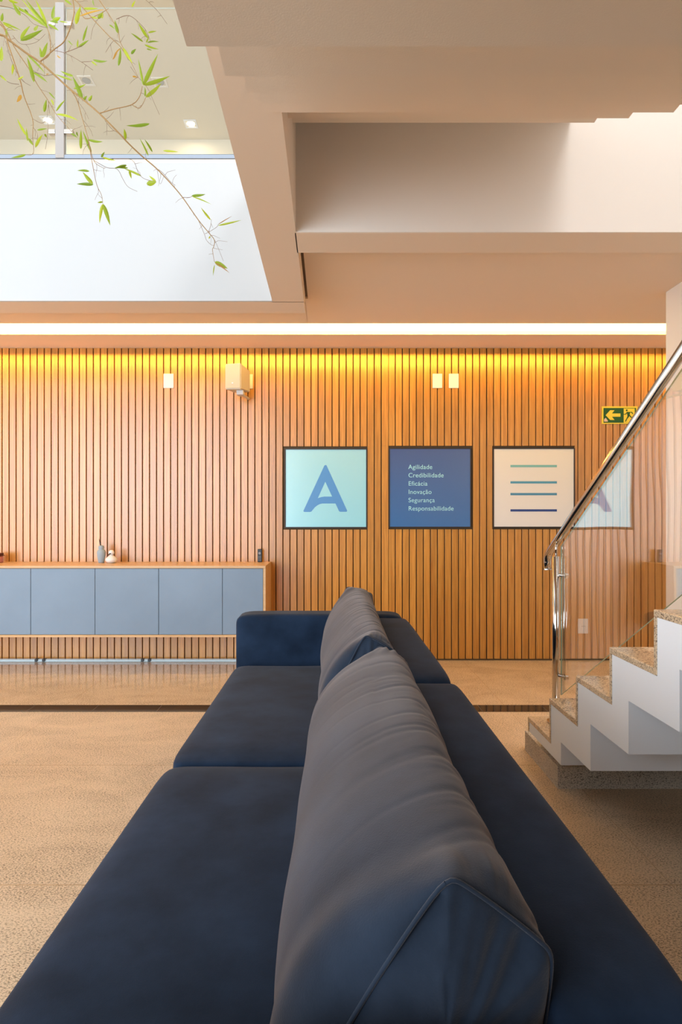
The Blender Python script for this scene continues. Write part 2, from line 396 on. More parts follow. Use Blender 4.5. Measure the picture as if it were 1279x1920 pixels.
for i, (x0, x1, z0, z1) in enumerate(pr):
    r = empty('wall_panel', ((x0+x1)/2, YB, z0)); tag(r, labels[i], 'sign', None); sign.append(r)
    box('panel_face', x0+0.009, x1-0.009, YB-0.004, YB+0.012, z0+0.009, z1-0.009, pm[i], r)
    bm = bmesh.new()
    for (a, b_, c, d) in ((x0, x1, z0, z0+0.009), (x0, x1, z1-0.009, z1), (x0, x0+0.009, z0+0.009, z1-0.009), (x1-0.009, x1, z0+0.009, z1-0.009)):
        addbox(bm, a, b_, YB-0.008, YB+0.012, c, d)
    build('frame', bm, simple('dark_bronze', (0.035, 0.025, 0.02), 0.4) if i == 0 else bpy.data.materials['dark_bronze'], r)
def pxz(px, py, y=YB): v = at(px, py, y); return (v.x, v.z)
# letter A: traced outline with rounded feet and an arched crossbar
def cA(x, y): return pxz(530+x/7.994, 830+y/7.994)
outer = [(312, 1022), (625, 345), (633, 336), (650, 336), (660, 345), (968, 1020), (962, 1034), (950, 1036), (860, 1036), (845, 1026), (792, 912), (600, 912), (560, 920), (520, 940), (480, 972), (450, 1010), (432, 1032), (415, 1038), (325, 1038), (315, 1032)]
inner = [(640, 585), (742, 808), (625, 808), (580, 816), (528, 832)]
def rest_of_A():
    bm = bmesh.new()
    # split into simple polygons so that the opening stays open
    A = [[(312, 1022), (625, 345), (640, 336), (640, 585), (528, 832), (480, 972), (450, 1010), (432, 1032), (415, 1038), (325, 1038), (315, 1032)],
         [(640, 336), (652, 337), (660, 345), (968, 1020), (962, 1034), (950, 1036), (860, 1036), (845, 1026), (792, 912), (742, 808), (640, 585)],
         [(528, 832), (580, 816), (625, 808), (742, 808), (792, 912), (600, 912), (560, 920), (520, 940), (480, 972)]]
    for poly in A: prism_y(bm, [cA(*p) for p in poly], YB-0.0048, YB-0.004)
    return bm
build('letter', rest_of_A(), simple('print_blue', (0.10, 0.30, 0.62), 0.3), sign[0])
tm = simple('print_pale_cyan', (0.42, 0.80, 0.82), 0.4)
for i, word in enumerate(['Agilidade', 'Credibilidade', 'Eficácia', 'Inovação', 'Segurança', 'Responsabilidade']):
    x, z = pxz(765.5, 879.5+15.55*i)
    flat_text('lettering', word, 0.0525, tm, sign[1], x, YB-0.0045, z, 1.04)
for (py, th, c) in ((874, 4.2, (0.22, 0.48, 0.42)), (904.5, 4.2, (0.10, 0.32, 0.42)), (926.5, 4.2, (0.08, 0.26, 0.38)), (957, 4.2, (0.035, 0.07, 0.24))):
    (x0, z0), (x1, z1) = pxz(957, py+th/2), pxz(1044, py-th/2)
    box('bar', x0, x1, YB-0.0052, YB-0.004, z0, z1, simple('print_bar', c, 0.5), sign[2])

# ------------------------------------------------------------------ wall plates, outlet, speaker, exit sign
def plate(name, px0, px1, py0, py1, label, group=None):
    (x0, z0), (x1, z1) = pxz(px0, py1), pxz(px1, py0)
    o = box(name, x0, x1, YB-0.009, YB-0.0005, z0, z1, M['cream'], None, 0.002)
    return tag(o, label, 'wall plate', group)
plate('blank_wall_plate', 307, 326, 701, 728, 'blank cream wall plate high on the slats, left of the speaker', 'blank wall plates')
plate('blank_wall_plate', 811, 829, 701, 728, 'blank cream wall plate, left one of the pair above the blue panel', 'blank wall plates')
plate('blank_wall_plate', 841.5, 860, 701, 728, 'blank cream wall plate, right one of the pair above the blue panel', 'blank wall plates')
(x0, z0), (x1, z1) = pxz(1083.5, 1187.5), pxz(1102, 1160)
r = empty('power_outlet', ((x0+x1)/2, YB, z0)); tag(r, 'white power outlet low on the slatted wall behind the stair glass', 'power outlet')
pw = simple('white_plastic', (0.82, 0.83, 0.84), 0.35)
box('cover_plate', x0, x1, YB-0.009, YB-0.0005, z0, z1, pw, r, 0.002)
cx, cz = (x0+x1)/2, (z0+z1)/2
box('socket', cx-0.018, cx+0.022, YB-0.011, YB-0.009, cz-0.014, cz+0.012, pw, r, 0.001)
for dx in (-0.010, 0.002, 0.014):
    bm = bmesh.new(); tube(bm, [(cx+dx, YB-0.0116, cz), (cx+dx, YB-0.0109, cz)], 0.0028, 10); build('pin_hole', bm, M['dark'], r)
# speaker
YS = 4.66
r = empty('wall_speaker', (0.5*(440-CX)/1000-0.6, YB, at(440, 735, 4.7).z)); r.location = (at(446, 735, 4.75).x, YB, at(446, 735, 4.75).z)
tag(r, 'small cream box speaker on a swivel bracket high on the slatted wall', 'speaker')
spm = simple('cream_speaker_shell', (0.62, 0.52, 0.38), 0.5); spg = simple('cream_speaker_grille', (0.60, 0.50, 0.38), 0.7, bump=0.6, scale=500)
(x0, z0), (x1, z1) = pxz(422, 730, YS), pxz(452, 681, YS)
bm = bmesh.new()
# wedge body: front face towards the room, narrower at the back, turned slightly to the left
fr = [Vector((x0, YS, z0)), Vector((x1, YS-0.015, z0)), Vector((x1, YS-0.015, z1)), Vector((x0, YS, z1-0.004))]
bk = [Vector((x0+0.045, YS+0.15, z0+0.004)), Vector((x1+0.055, YS+0.13, z0+0.004)), Vector((x1+0.055, YS+0.13, z1-0.03)), Vector((x0+0.045, YS+0.15, z1-0.03))]
fv = [bm.verts.new(p) for p in fr]; bv = [bm.verts.new(p) for p in bk]
bm.faces.new(fv); bm.faces.new(list(reversed(bv)))
for i in range(4): bm.faces.new((fv[i], bv[i], bv[(i+1) % 4], fv[(i+1) % 4]))
bmesh.ops.bevel(bm, geom=list(bm.edges), offset=0.006, segments=2, affect='EDGES')
build('enclosure', bm, spm, r)
bm = bmesh.new()
g = [Vector((x0+0.006, YS-0.003, z0+0.008)), Vector((x1-0.006, YS-0.018, z0+0.008)), Vector((x1-0.006, YS-0.018, z1-0.008)), Vector((x0+0.006, YS-0.003, z1-0.012))]
gv = [bm.verts.new(p) for p in g]; gb = [bm.verts.new(p+Vector((0, 0.005, 0))) for p in g]
bm.faces.new(gv); bm.faces.new(list(reversed(gb)))
for i in range(4): bm.faces.new((gv[i], gb[i], gb[(i+1) % 4], gv[(i+1) % 4]))
build('grille', bm, spg, r)
cx = x0+(x1-x0)*0.48
box('badge', cx-0.006, cx+0.006, YS-0.014, YS-0.009, z0+0.043, z0+0.052, pw, r)
(a, za), (b_, zb) = pxz(455, 729), pxz(474.5, 702)
box('wall_plate', a, b_, YB-0.009, YB-0.0005, za, zb, M['cream'], r, 0.002)
bm = bmesh.new(); tube(bm, [(a+0.035, YB-0.012, (za+zb)/2-0.001), (a+0.035, YB-0.008, (za+zb)/2-0.001)], 0.006, 10); build('screw', bm, simple('brass_screw', (0.3, 0.18, 0.05), 0.4, 0.8), r)
bm = bmesh.new()
addbox(bm, x0+0.085, x0+0.14, YS+0.03, YS+0.11, z0-0.035, z0+0.003, 0.005)
tube(bm, [(x0+0.115, YS+0.07, z0-0.022), (x0+0.15, YB-0.02, z0-0.022), (x0+0.15, YB-0.004, z0-0.022)], 0.010, 12)
build('bracket', bm, simple('grey_bracket', (0.6, 0.55, 0.52), 0.45), r)
# exit sign
(x0, z0), (x1, z1) = pxz(1128.2, 795), pxz(1195, 762)
r = empty('exit_sign', ((x0+x1)/2, YB, z0)); tag(r, 'green and yellow exit sign with a left arrow and running figure, behind the handrail', 'exit sign')
yel = simple('sign_yellow', (0.85, 0.62, 0.05), 0.4); grn = simple('sign_green', (0.015, 0.09, 0.012), 0.4)
box('backing', x0, x1, YB-0.005, YB-0.0005, z0, z1, yel, r)
u = (x1-x0)/690.0
def sg(x, y): return (x0+(x-302)*u, z1-(y-235)*u)
(a, c), (b_, d) = sg(333, 553), sg(962, 268)
box('field', a, b_, YB-0.0062, YB-0.005, c, d, grn, r)
poly_plate('arrow', [sg(*p) for p in [(372, 408), (462, 312), (545, 312), (495, 375), (660, 375), (660, 437), (495, 437), (545, 500), (462, 500)]], YB-0.0062, 0.001, yel, r)
(a, c), (b_, d) = sg(723, 553), sg(935, 278)
box('doorway', a, b_, YB-0.0072, YB-0.0062, c, d, yel, r)
bm = bmesh.new()
hd = sg(780, 314); prism_y(bm, [(hd[0]+0.0075*math.cos(t*math.pi/6), hd[1]+0.0075*math.sin(t*math.pi/6)) for t in range(12)], YB-0.0082, YB-0.0072)
for poly in ([(785, 345), (850, 345), (835, 400), (800, 440), (790, 395)], [(722, 384), (750, 384), (785, 345), (800, 355), (760, 397), (722, 395)],
             [(850, 343), (880, 343), (905, 380), (893, 388), (868, 358), (850, 358)], [(800, 420), (835, 400), (825, 440), (790, 480), (765, 530), (745, 530), (775, 470)],
             [(820, 405), (840, 400), (870, 440), (905, 445), (905, 462), (860, 458)]):
    prism_y(bm, [sg(*p) for p in poly], YB-0.0082, YB-0.0072)
build('running_figure', bm, grn, r)
poly_plate('triangle_mark', [sg(*p) for p in [(340, 532), (345, 480), (378, 460), (415, 515), (415, 532)]], YB-0.0062, 0.001, simple('sign_pink', (0.75, 0.5, 0.38), 0.5), r)

# glass strip along the foot of the wall, with its clips
r = empty('glass_floor_strip', (-2.5, 4.9, 0)); tag(r, 'narrow clear glass strip lying along the foot of the slatted wall', 'glass strip')
box('glass_strip', -5.3, -0.3, 4.868, 4.905, 0.001, 0.022, M['skirtglass'], r, 0.002)
for px in (68, 82, 267, 280):
    x = (px-CX)*4.87/F; bm = bmesh.new(); addbox(bm, x-0.011, x+0.011, 4.862, 4.90, 0.004, 0.026, 0.002); addbox(bm, x+0.011, x+0.018, 4.866, 4.88, 0.012, 0.02)
    build('clip', bm, M['dark'], r)

# ------------------------------------------------------------------ sideboard
YC = 4.497; ZT = EYE-0.3686; XR = -0.482
r = empty('sideboard', (-1.7, 4.93, 0.278)); tag(r, 'long wall-hung sideboard with blue grey doors in a light timber case', 'sideboard')
ZB0 = EYE-(1195-CY)*YC/F; XL = -3.45; t = 0.018
bm = bmesh.new()
addbox(bm, XL, XR, YC, YB-0.001, ZT-t, ZT, 0.001, 1); addbox(bm, XL, XR, YC, YB-0.001, ZB0, ZB0+t, 0.001, 1)
addbox(bm, XR-t, XR, YC, YB-0.001, ZB0+t, ZT-t); addbox(bm, XL, XL+t, YC, YB-0.001, ZB0+t, ZT-t)
addbox(bm, XL+t, XR-t, YC+0.03, YB-0.002, ZB0+t, ZT-t)
build('cabinet_case', bm, M['oak'], r)
seams = [-183, -63, 57.5, 178, 297.5, 417, 493.5]
for a, b_ in zip(seams[:-1], seams[1:]):
    xa, xb = (a-CX)*YC/F, (b_-CX)*YC/F
    box('door', max(xa, XL+t)+0.0018, min(xb, XR-t)-0.0018, YC+0.001, YC+0.020, ZB0+t+0.003, ZT-t-0.004, M['door'], r, 0.0008, 1)

# decoration on the sideboard
r = empty('vase', at(190, 1055, 4.80)); r.location.z = ZT; vx = r.location.x
tag(r, 'slender blue grey vase with a dried stem on the sideboard', 'vase')
s = 4.80/F
bm = bmesh.new(); lathe(bm, [(5.2*s, 0), (5.6*s, 2*s), (7.8*s, 16*s), (7.9*s, 20*s), (6.5*s, 24*s), (4.3*s, 25.2*s), (5.2*s, 27*s), (5.3*s, 30*s), (4.0*s, 32.3*s), (2.0*s, 32.8*s), (1.5*s, 31*s)], vx, 4.80, ZT)
build('vase_body', bm, simple('blue_grey_ceramic', (0.33, 0.39, 0.43), 0.6), r, True)
bm = bmesh.new(); tube(bm, [(vx-0.003, 4.80, ZT+30*s), (vx-0.009, 4.80, ZT+36*s), (vx-0.018, 4.80, ZT+45*s)], [0.0062, 0.005, 0.0012], 8)
build('dried_stem', bm, simple('dark_brown_stem', (0.06, 0.035, 0.03), 0.7), r, True)
r = empty('bird_ornament', at(209, 1055, 4.78)); r.location.z = ZT; vx = r.location.x
tag(r, 'small round white ceramic bird with a dark beak beside the vase', 'ornament')
bm = bmesh.new(); s = 4.78/F
prof = [(5.5*s, 0), (9*s, 2*s), (10.7*s, 5*s), (10.4*s, 8*s), (7*s, 11.5*s), (3.6*s, 14*s), (3.2*s, 14.8*s), (4.7*s, 16.5*s), (5.3*s, 19.2*s), (4.7*s, 22*s), (2.6*s, 24*s), (0.6*s, 24.4*s)]
lathe(bm, prof, vx, 4.78, ZT); build('body', bm, simple('white_ceramic', (0.82, 0.78, 0.74), 0.35), r, True)
bm = bmesh.new(); tube(bm, [(vx, 4.756, ZT+18*s), (vx-0.010, 4.742, ZT+16*s), (vx-0.020, 4.735, ZT+13.5*s)], [0.005, 0.004, 0.0014], 8); build('beak', bm, M['dark'], r, True)
r = empty('remote_control', at(487, 1053, 4.86)); r.location.z = ZT; vx = r.location.x
tag(r, 'black remote control standing upright at the right end of the sideboard', 'remote control')
bm = bmesh.new(); addbox(bm, vx-0.018, vx+0.018, 4.862, 4.888, ZT+0.0005, ZT+0.108, 0.004, 2); build('housing', bm, M['dark'], r)
kb = simple('grey_rubber_key', (0.25, 0.25, 0.27), 0.5)
for i in range(3):
    for j in range(4):
        box('key', vx-0.012+i*0.009, vx-0.0075+i*0.009, 4.859, 4.8625, ZT+0.012+j*0.011, ZT+0.016+j*0.011, kb, r)
bm = bmesh.new(); tube(bm, [(vx-0.001, 4.859, ZT+0.074), (vx-0.001, 4.8625, ZT+0.074)], 0.010, 16); build('dial', bm, kb, r)
# object cut by the left frame edge
r = tag(empty('trinket_box', (at(-10, 1055, 4.80).x, 4.80, ZT)), 'small pink and dark trinket box cut by the left edge on the sideboard', 'box')
vx = r.location.x
bm = bmesh.new(); addbox(bm, vx-0.05, vx+0.052, 4.76, 4.84, ZT, ZT+0.055, 0.008); build('box_body', bm, simple('pink_lacquer', (0.55, 0.22, 0.26), 0.3), r)
bm = bmesh.new(); addbox(bm, vx-0.053, vx+0.056, 4.757, 4.843, ZT+0.055, ZT+0.062); addbox(bm, vx-0.05, vx+0.054, 4.76, 4.84, ZT+0.062, ZT+0.08, 0.006)
build('lid', bm, simple('dark_plum_lacquer', (0.10, 0.02, 0.03), 0.3), r)

# ------------------------------------------------------------------ staircase
st = empty('staircase', (1.5, 2.6, 0)); tag(st, 'white stepped staircase with granite treads rising over the sofa', 'staircase')
XS0, XS1 = 0.96, 2.156
RS, GO = 0.172, 0.277
def nose(k): return 2.86-GO*(k-1)
def top(k): return EYE-0.96+RS*(k-1)
NT = 9; ct = 0.022; cr = 0.016
prof = [(nose(1)-cr, EYE-1.029)]
for k in range(1, NT+1):
    prof.append((nose(k)-cr, top(k)-ct)); prof.append((nose(k+1)-cr, top(k)-ct))
yend = nose(NT+1)-cr
prof[-1] = (yend, top(NT)-ct)
prof.append((yend, EYE+0.40))
# underside zigzag back down
uz = [(2.457-GO*j, EYE-0.934+RS*j) for j in range(0, NT)]
low = []
for j in range(NT-2, -1, -1):
    y, z = uz[j]
    low.append((y-GO, z)); low.append((y, z))
low[0] = (yend, low[0][1])
low = [p for p in low if p[0] >= yend]
prof[-1] = (yend, max(low[0][1], 0))
prof += low[0:] + [(2.457, EYE-1.029)]
cl = []
for p in prof:
    if not cl or (abs(p[0]-cl[-1][0])+abs(p[1]-cl[-1][1])) > 1e-5: cl.append(p)
bm = bmesh.new(); prism_x(bm, cl, XS0+0.003, XS1-0.001); build('lower_flight', bm, M['stairwhite'], st)
for k in range(1, NT+1):
    box('tread', XS0, XS1-0.001, nose(k+1)-cr if k < NT else yend, nose(k), top(k)-ct, top(k), M['tread'], st, 0.003, 2)
    box('riser', XS0, XS1-0.001, nose(k)-cr, nose(k)-0.003, (top(k-1) if k > 1 else EYE-1.029), top(k)-ct, M['tread'], st)
# granite plinth under the first steps
box('plinth', 1.003, XS1-0.001, 2.595, 3.03, 0, EYE-1.092, M['plinth'], st)
box('plinth_core', 1.06, XS1-0.002, 2.64, 2.84, EYE-1.092, EYE-1.029, M['stairwhite'], st)
# landing and upper flight
US0, US1 = -0.188, 1.13
def ub(n): return EYE+0.622+0.1765*n
def uy(n): return 0.782+0.29*n
box('landing', US0, XS1-0.001, -0.9, yend, ub(-1)-0.02, top(NT)+RS, M['ceiling'], st)
prof = []
for n in range(0, 8):
    y0 = uy(n-1); y1 = min(uy(n), 2.761)
    prof += [(y0, ub(n)), (y1, ub(n))]
prof.append((2.761, ZU-0.02))
for n in range(7, -1, -1):
    y0 = uy(n)-0.15; zt = ub(n)+0.33
    if y0 < 2.761: prof += [(y0+0.0, min(zt, ZU-0.02)), (y0, zt-0.1765)]
prof += [(yend, ub(0)+0.1), (yend, ub(0))]
cl = []
for p in prof:
    if not cl or (abs(p[0]-cl[-1][0])+abs(p[1]-cl[-1][1])) > 1e-4: cl.append(p)
bm = bmesh.new(); prism_x(bm, cl, US0, US1); build('upper_flight', bm, M['ceiling'], st)

# stair railing
XG = 1.070
rl = empty('stair_railing', (XG, 2.72, top(1))); tag(rl, 'glass stair railing with polished steel handrail and post', 'railing')
SL = 0.625
def railz(y): return EYE+0.355+SL*(2.03-y)
R0 = 0.0185
pts = [(XG, 1.38, railz(1.38)), (XG, 2.86, railz(2.86)), (XG, 2.885, railz(2.885)), (XG, 2.897, railz(2.897)-0.012), (XG, 2.900, railz(2.90)-0.03), (XG, 2.900, railz(2.90)-0.062)]
bm = bmesh.new(); tube(bm, pts, R0, 24); build('handrail', bm, M['steel'], rl, True)
bm = bmesh.new(); tube(bm, [(XG, 2.90, railz(2.90)-0.062), (XG, 2.90, railz(2.90)-0.068)], R0*1.08, 24); build('end_cap', bm, M['steel'], rl)
YP = 2.72*XG/1.05
YP = 2.76
pt = at(1040, 1043, YP).z
bm = bmesh.new(); tube(bm, [(XG-0.012, YP, top(1)+0.012), (XG-0.012, YP, pt)], 0.0165, 20); build('post', bm, M['steel'], rl, True)
bm = bmesh.new(); tube(bm, [(XG-0.012, YP, top(1)), (XG-0.012, YP, top(1)+0.012)], 0.04, 24); build('base_flange', bm, M['steel'], rl)
bm = bmesh.new(); tube(bm, [(XG-0.012, YP, pt), (XG-0.010, YP, railz(YP)-0.01)], 0.0055, 12); build('support_rod', bm, M['steel'], rl, True)
gy1 = YP-0.02
def gtop(y): return EYE-0.046*1.019-SL*(y-2.55*1.019)
def gbot(y): return EYE-0.826*1.019-SL*(y-2.72*1.019)
ya, yb = 1.40, gy1
bm = bmesh.new()
prism_x(bm, [(ya, gbot(ya)), (yb, gbot(yb)), (yb, gtop(yb)), (ya, gtop(ya))], XG+0.002, XG+0.008)
bm.faces.ensure_lookup_table()
gp = build('glass_panel', bm, [M['railglass'], M['glassedge']], rl)
for f in gp.data.polygons:
    if abs(f.normal.x) < 0.5: f.material_index = 1
for py in (1077.5, 1265):
    c = at(1047, py, YP); bm = bmesh.new()
    tube(bm, [(XG-0.004, YP-0.008, c.z), (XG+0.024, YP-0.05, c.z)], 0.009, 14); tube(bm, [(XG+0.011, YP-0.045, c.z), (XG+0.024, YP-0.045, c.z)], 0.014, 16)
    build('glass_clamp', bm, M['steel'], rl)

# ------------------------------------------------------------------ upper guard rail
ug = empty('glass_guard_rail', (-2, 3.67, ZU)); tag(ug, 'frameless glass guard rail above the white wall of the upper floor', 'railing')
YG = 3.66
xp0, xp1 = at(105, 0, YG).x, at(121, 0, YG).x
gz = at(0, 14, YG).z; gz0 = at(0, 289, YG).z
for (a, b_) in ((-5.3, xp0-0.004), (xp1+0.008, -0.05)):
    o = box('glass_pane', a, b_, YG, YG+0.010, gz0, gz, [M['glass'], simple('pale_glass_edge', (0.62, 0.70, 0.66), 0.2) if a < -5 else bpy.data.materials['pale_glass_edge']], ug)
    for f in o.data.polygons:
        if abs(f.normal.y) < 0.5: f.material_index = 1
box('floor_channel', -5.3, -0.05, YG-0.006, YG+0.03, at(0, 298, YG).z, at(0, 291, YG).z, M['shoe'], ug)
box('guard_post', xp0, xp1, YG-0.012, YG+0.022, at(0, 295, YG-0.012).z, at(0, 7, YG).z, simple('pale_satin_post', (0.42, 0.38, 0.35), 0.35, metal=0.0), ug, 0.002)
for py in (248, 46):
    for (a, b_) in ((92, 105), (121, 137)):
        p0, p1 = at(a, py+4, YG), at(b_, py-4, YG)
        box('glass_clamp', p0.x, p1.x, YG-0.012, YG+0.022, p0.z, p1.z, M['steel'], ug, 0.003)

# downlights of the upper floor
def downlight(px, py, lit, label):
    y = F*4.76/(CY-py); x = (px-CX)*y/F
    r = empty('recessed_downlight', (x, y, UC)); tag(r, label, 'ceiling light', 'recessed downlights of the upper floor')
    bm = bmesh.new()
    for (a, b_, c, d) in ((-.075, .075, -.075, -.055), (-.075, .075, .055, .075), (-.075, -.055, -.055, .055), (.055, .075, -.055, .055)):
        addbox(bm, x+a, x+b_, y+c, y+d, UC-0.008, UC-0.0005)
    build('trim_frame', bm, M['white'] if lit else M['cream'], r)
    bm = bmesh.new(); tube(bm, [(x, y, UC-0.004), (x, y, UC-0.0006)], 0.045, 24)
    build('lens', bm, M['downlight'] if lit else simple('unlit_lens', (0.4, 0.38, 0.34), 0.3), r)
    if lit:
        l = bpy.data.lights.new('downlight_beam', 'AREA'); l.shape = 'DISK'; l.size = 0.09; l.energy = 2.5; l.color = (1, 0.86, 0.66)
        lo = bpy.data.objects.new('downlight_beam', l); lo.location = (x, y, UC-0.02); COL.objects.link(lo)
downlight(358, 232, True, 'lit square downlight on the upper ceiling, right of the guard rail post')
downlight(90, 225, True, 'lit square downlight on the upper ceiling, left of the guard rail post')
downlight(162, 151, False, 'unlit square downlight just right of the guard rail post')
downlight(300, 154, False, 'unlit square downlight behind the bamboo leaves, nearest the stair')

# ------------------------------------------------------------------ sofa
sf = empty('sofa', (0, 1.9, 0)); tag(sf, 'long navy velvet sofa running from the camera towards the slatted wall', 'sofa')
ZS = EYE-0.77; ZA = EYE-0.523
V = M['velvet']
def puff_box(name, x0, x1, y0, y1, z0, z1, bev, mat, parent, puff=0.012, nx=14, ny=22, taper=0.0, seed=0, wob=0.004):
    """upholstered block: rounded edges, crowned top, faint ripples"""
    bm = bmesh.new()
    addbox(bm, x0, x1, y0, y1, z0, z1)
    bmesh.ops.subdivide_edges(bm, edges=list(bm.edges), cuts=15, use_grid_fill=True)
    c = Vector(((x0+x1)/2, (y0+y1)/2, (z0+z1)/2)); h = Vector(((x1-x0)/2, (y1-y0)/2, (z1-z0)/2))
    for v in bm.verts:
        q = v.co-c
        inner_ = Vector([max(-(h[i]-bev), min(h[i]-bev, q[i])) for i in range(3)])
        # remap grid so that vertices gather at the rounded edges
        d = q-inner_
        if d.length > 1e-9:
            m = max(abs(d.x), abs(d.y), abs(d.z)); d = d.normalized()*m
            q = inner_+d
        u, vv = q.x/h.x, q.y/h.y
        if q.z > 0: q.z += puff*(1-u**4)*(1-vv**4)*(q.z/h.z)
        nz = noise.noise(Vector((v.co.x*3.1+seed, v.co.y*2.3, v.co.z*3)))
        q += Vector((nz*wob*0.5, 0, nz*wob))
        if q.x < 0: q.x += taper*vv
        v.co = c+q
    o = build(name, bm, mat, parent, True)
    return o
# grid with denser vertices: subdivide by modifier for smooth rounding
def sub(o, lv=1):
    m = o.modifiers.new('subdivision', 'SUBSURF'); m.levels = lv; m.render_levels = lv; return o
YN, YM, YF = 0.615, 1.878, 3.14
sub(puff_box('seat_cushion', -0.530, 0.225, YN+0.004, YM-0.002, ZS-0.19, ZS-0.004, 0.035, V, sf, 0.010, taper=0.012, seed=1))
sub(puff_box('seat_cushion', -0.505, 0.225, YM+0.002, YF-0.002, ZS-0.19, ZS-0.004, 0.035, V, sf, 0.010, taper=0.010, seed=5))
sub(puff_box('base', -0.50, 0.405, YN-0.15, YF+0.15, 0.09, ZS-0.185, 0.02, V, sf, 0.0, wob=0))
sub(puff_box('armrest', -0.498, 0.40, YF, YF+0.18, 0.10, ZA+0.002, 0.035, V, sf, 0.004, seed=9, wob=0.003))
sub(puff_box('armrest', -0.530, 0.40, YN-0.19, YN, 0.10, ZA-0.002, 0.035, V, sf, 0.002, seed=12, wob=0.003))
sub(puff_box('backrest', 0.232, 0.419, YN+0.004, 1.937, 0.10, ZA-0.004, 0.03, V, sf, 0.006, seed=15, wob=0.004))
sub(puff_box('backrest', 0.232, 0.416, 1.939, YF+0.02, 0.10, ZA-0.004, 0.03, V, sf, 0.006, seed=18, wob=0.004))
lm = simple('black_sofa_foot', (0.02, 0.018, 0.016), 0.4)
for (x, y) in ((-0.42, 0.55), (0.33, 0.55), (-0.42, 1.88), (0.33, 1.88), (-0.42, 3.2), (0.33, 3.2)):
    bm = bmesh.new(); tube(bm, [(x, y, 0), (x, y, 0.10)], [0.018, 0.024], 16); build('foot', bm, lm, sf)

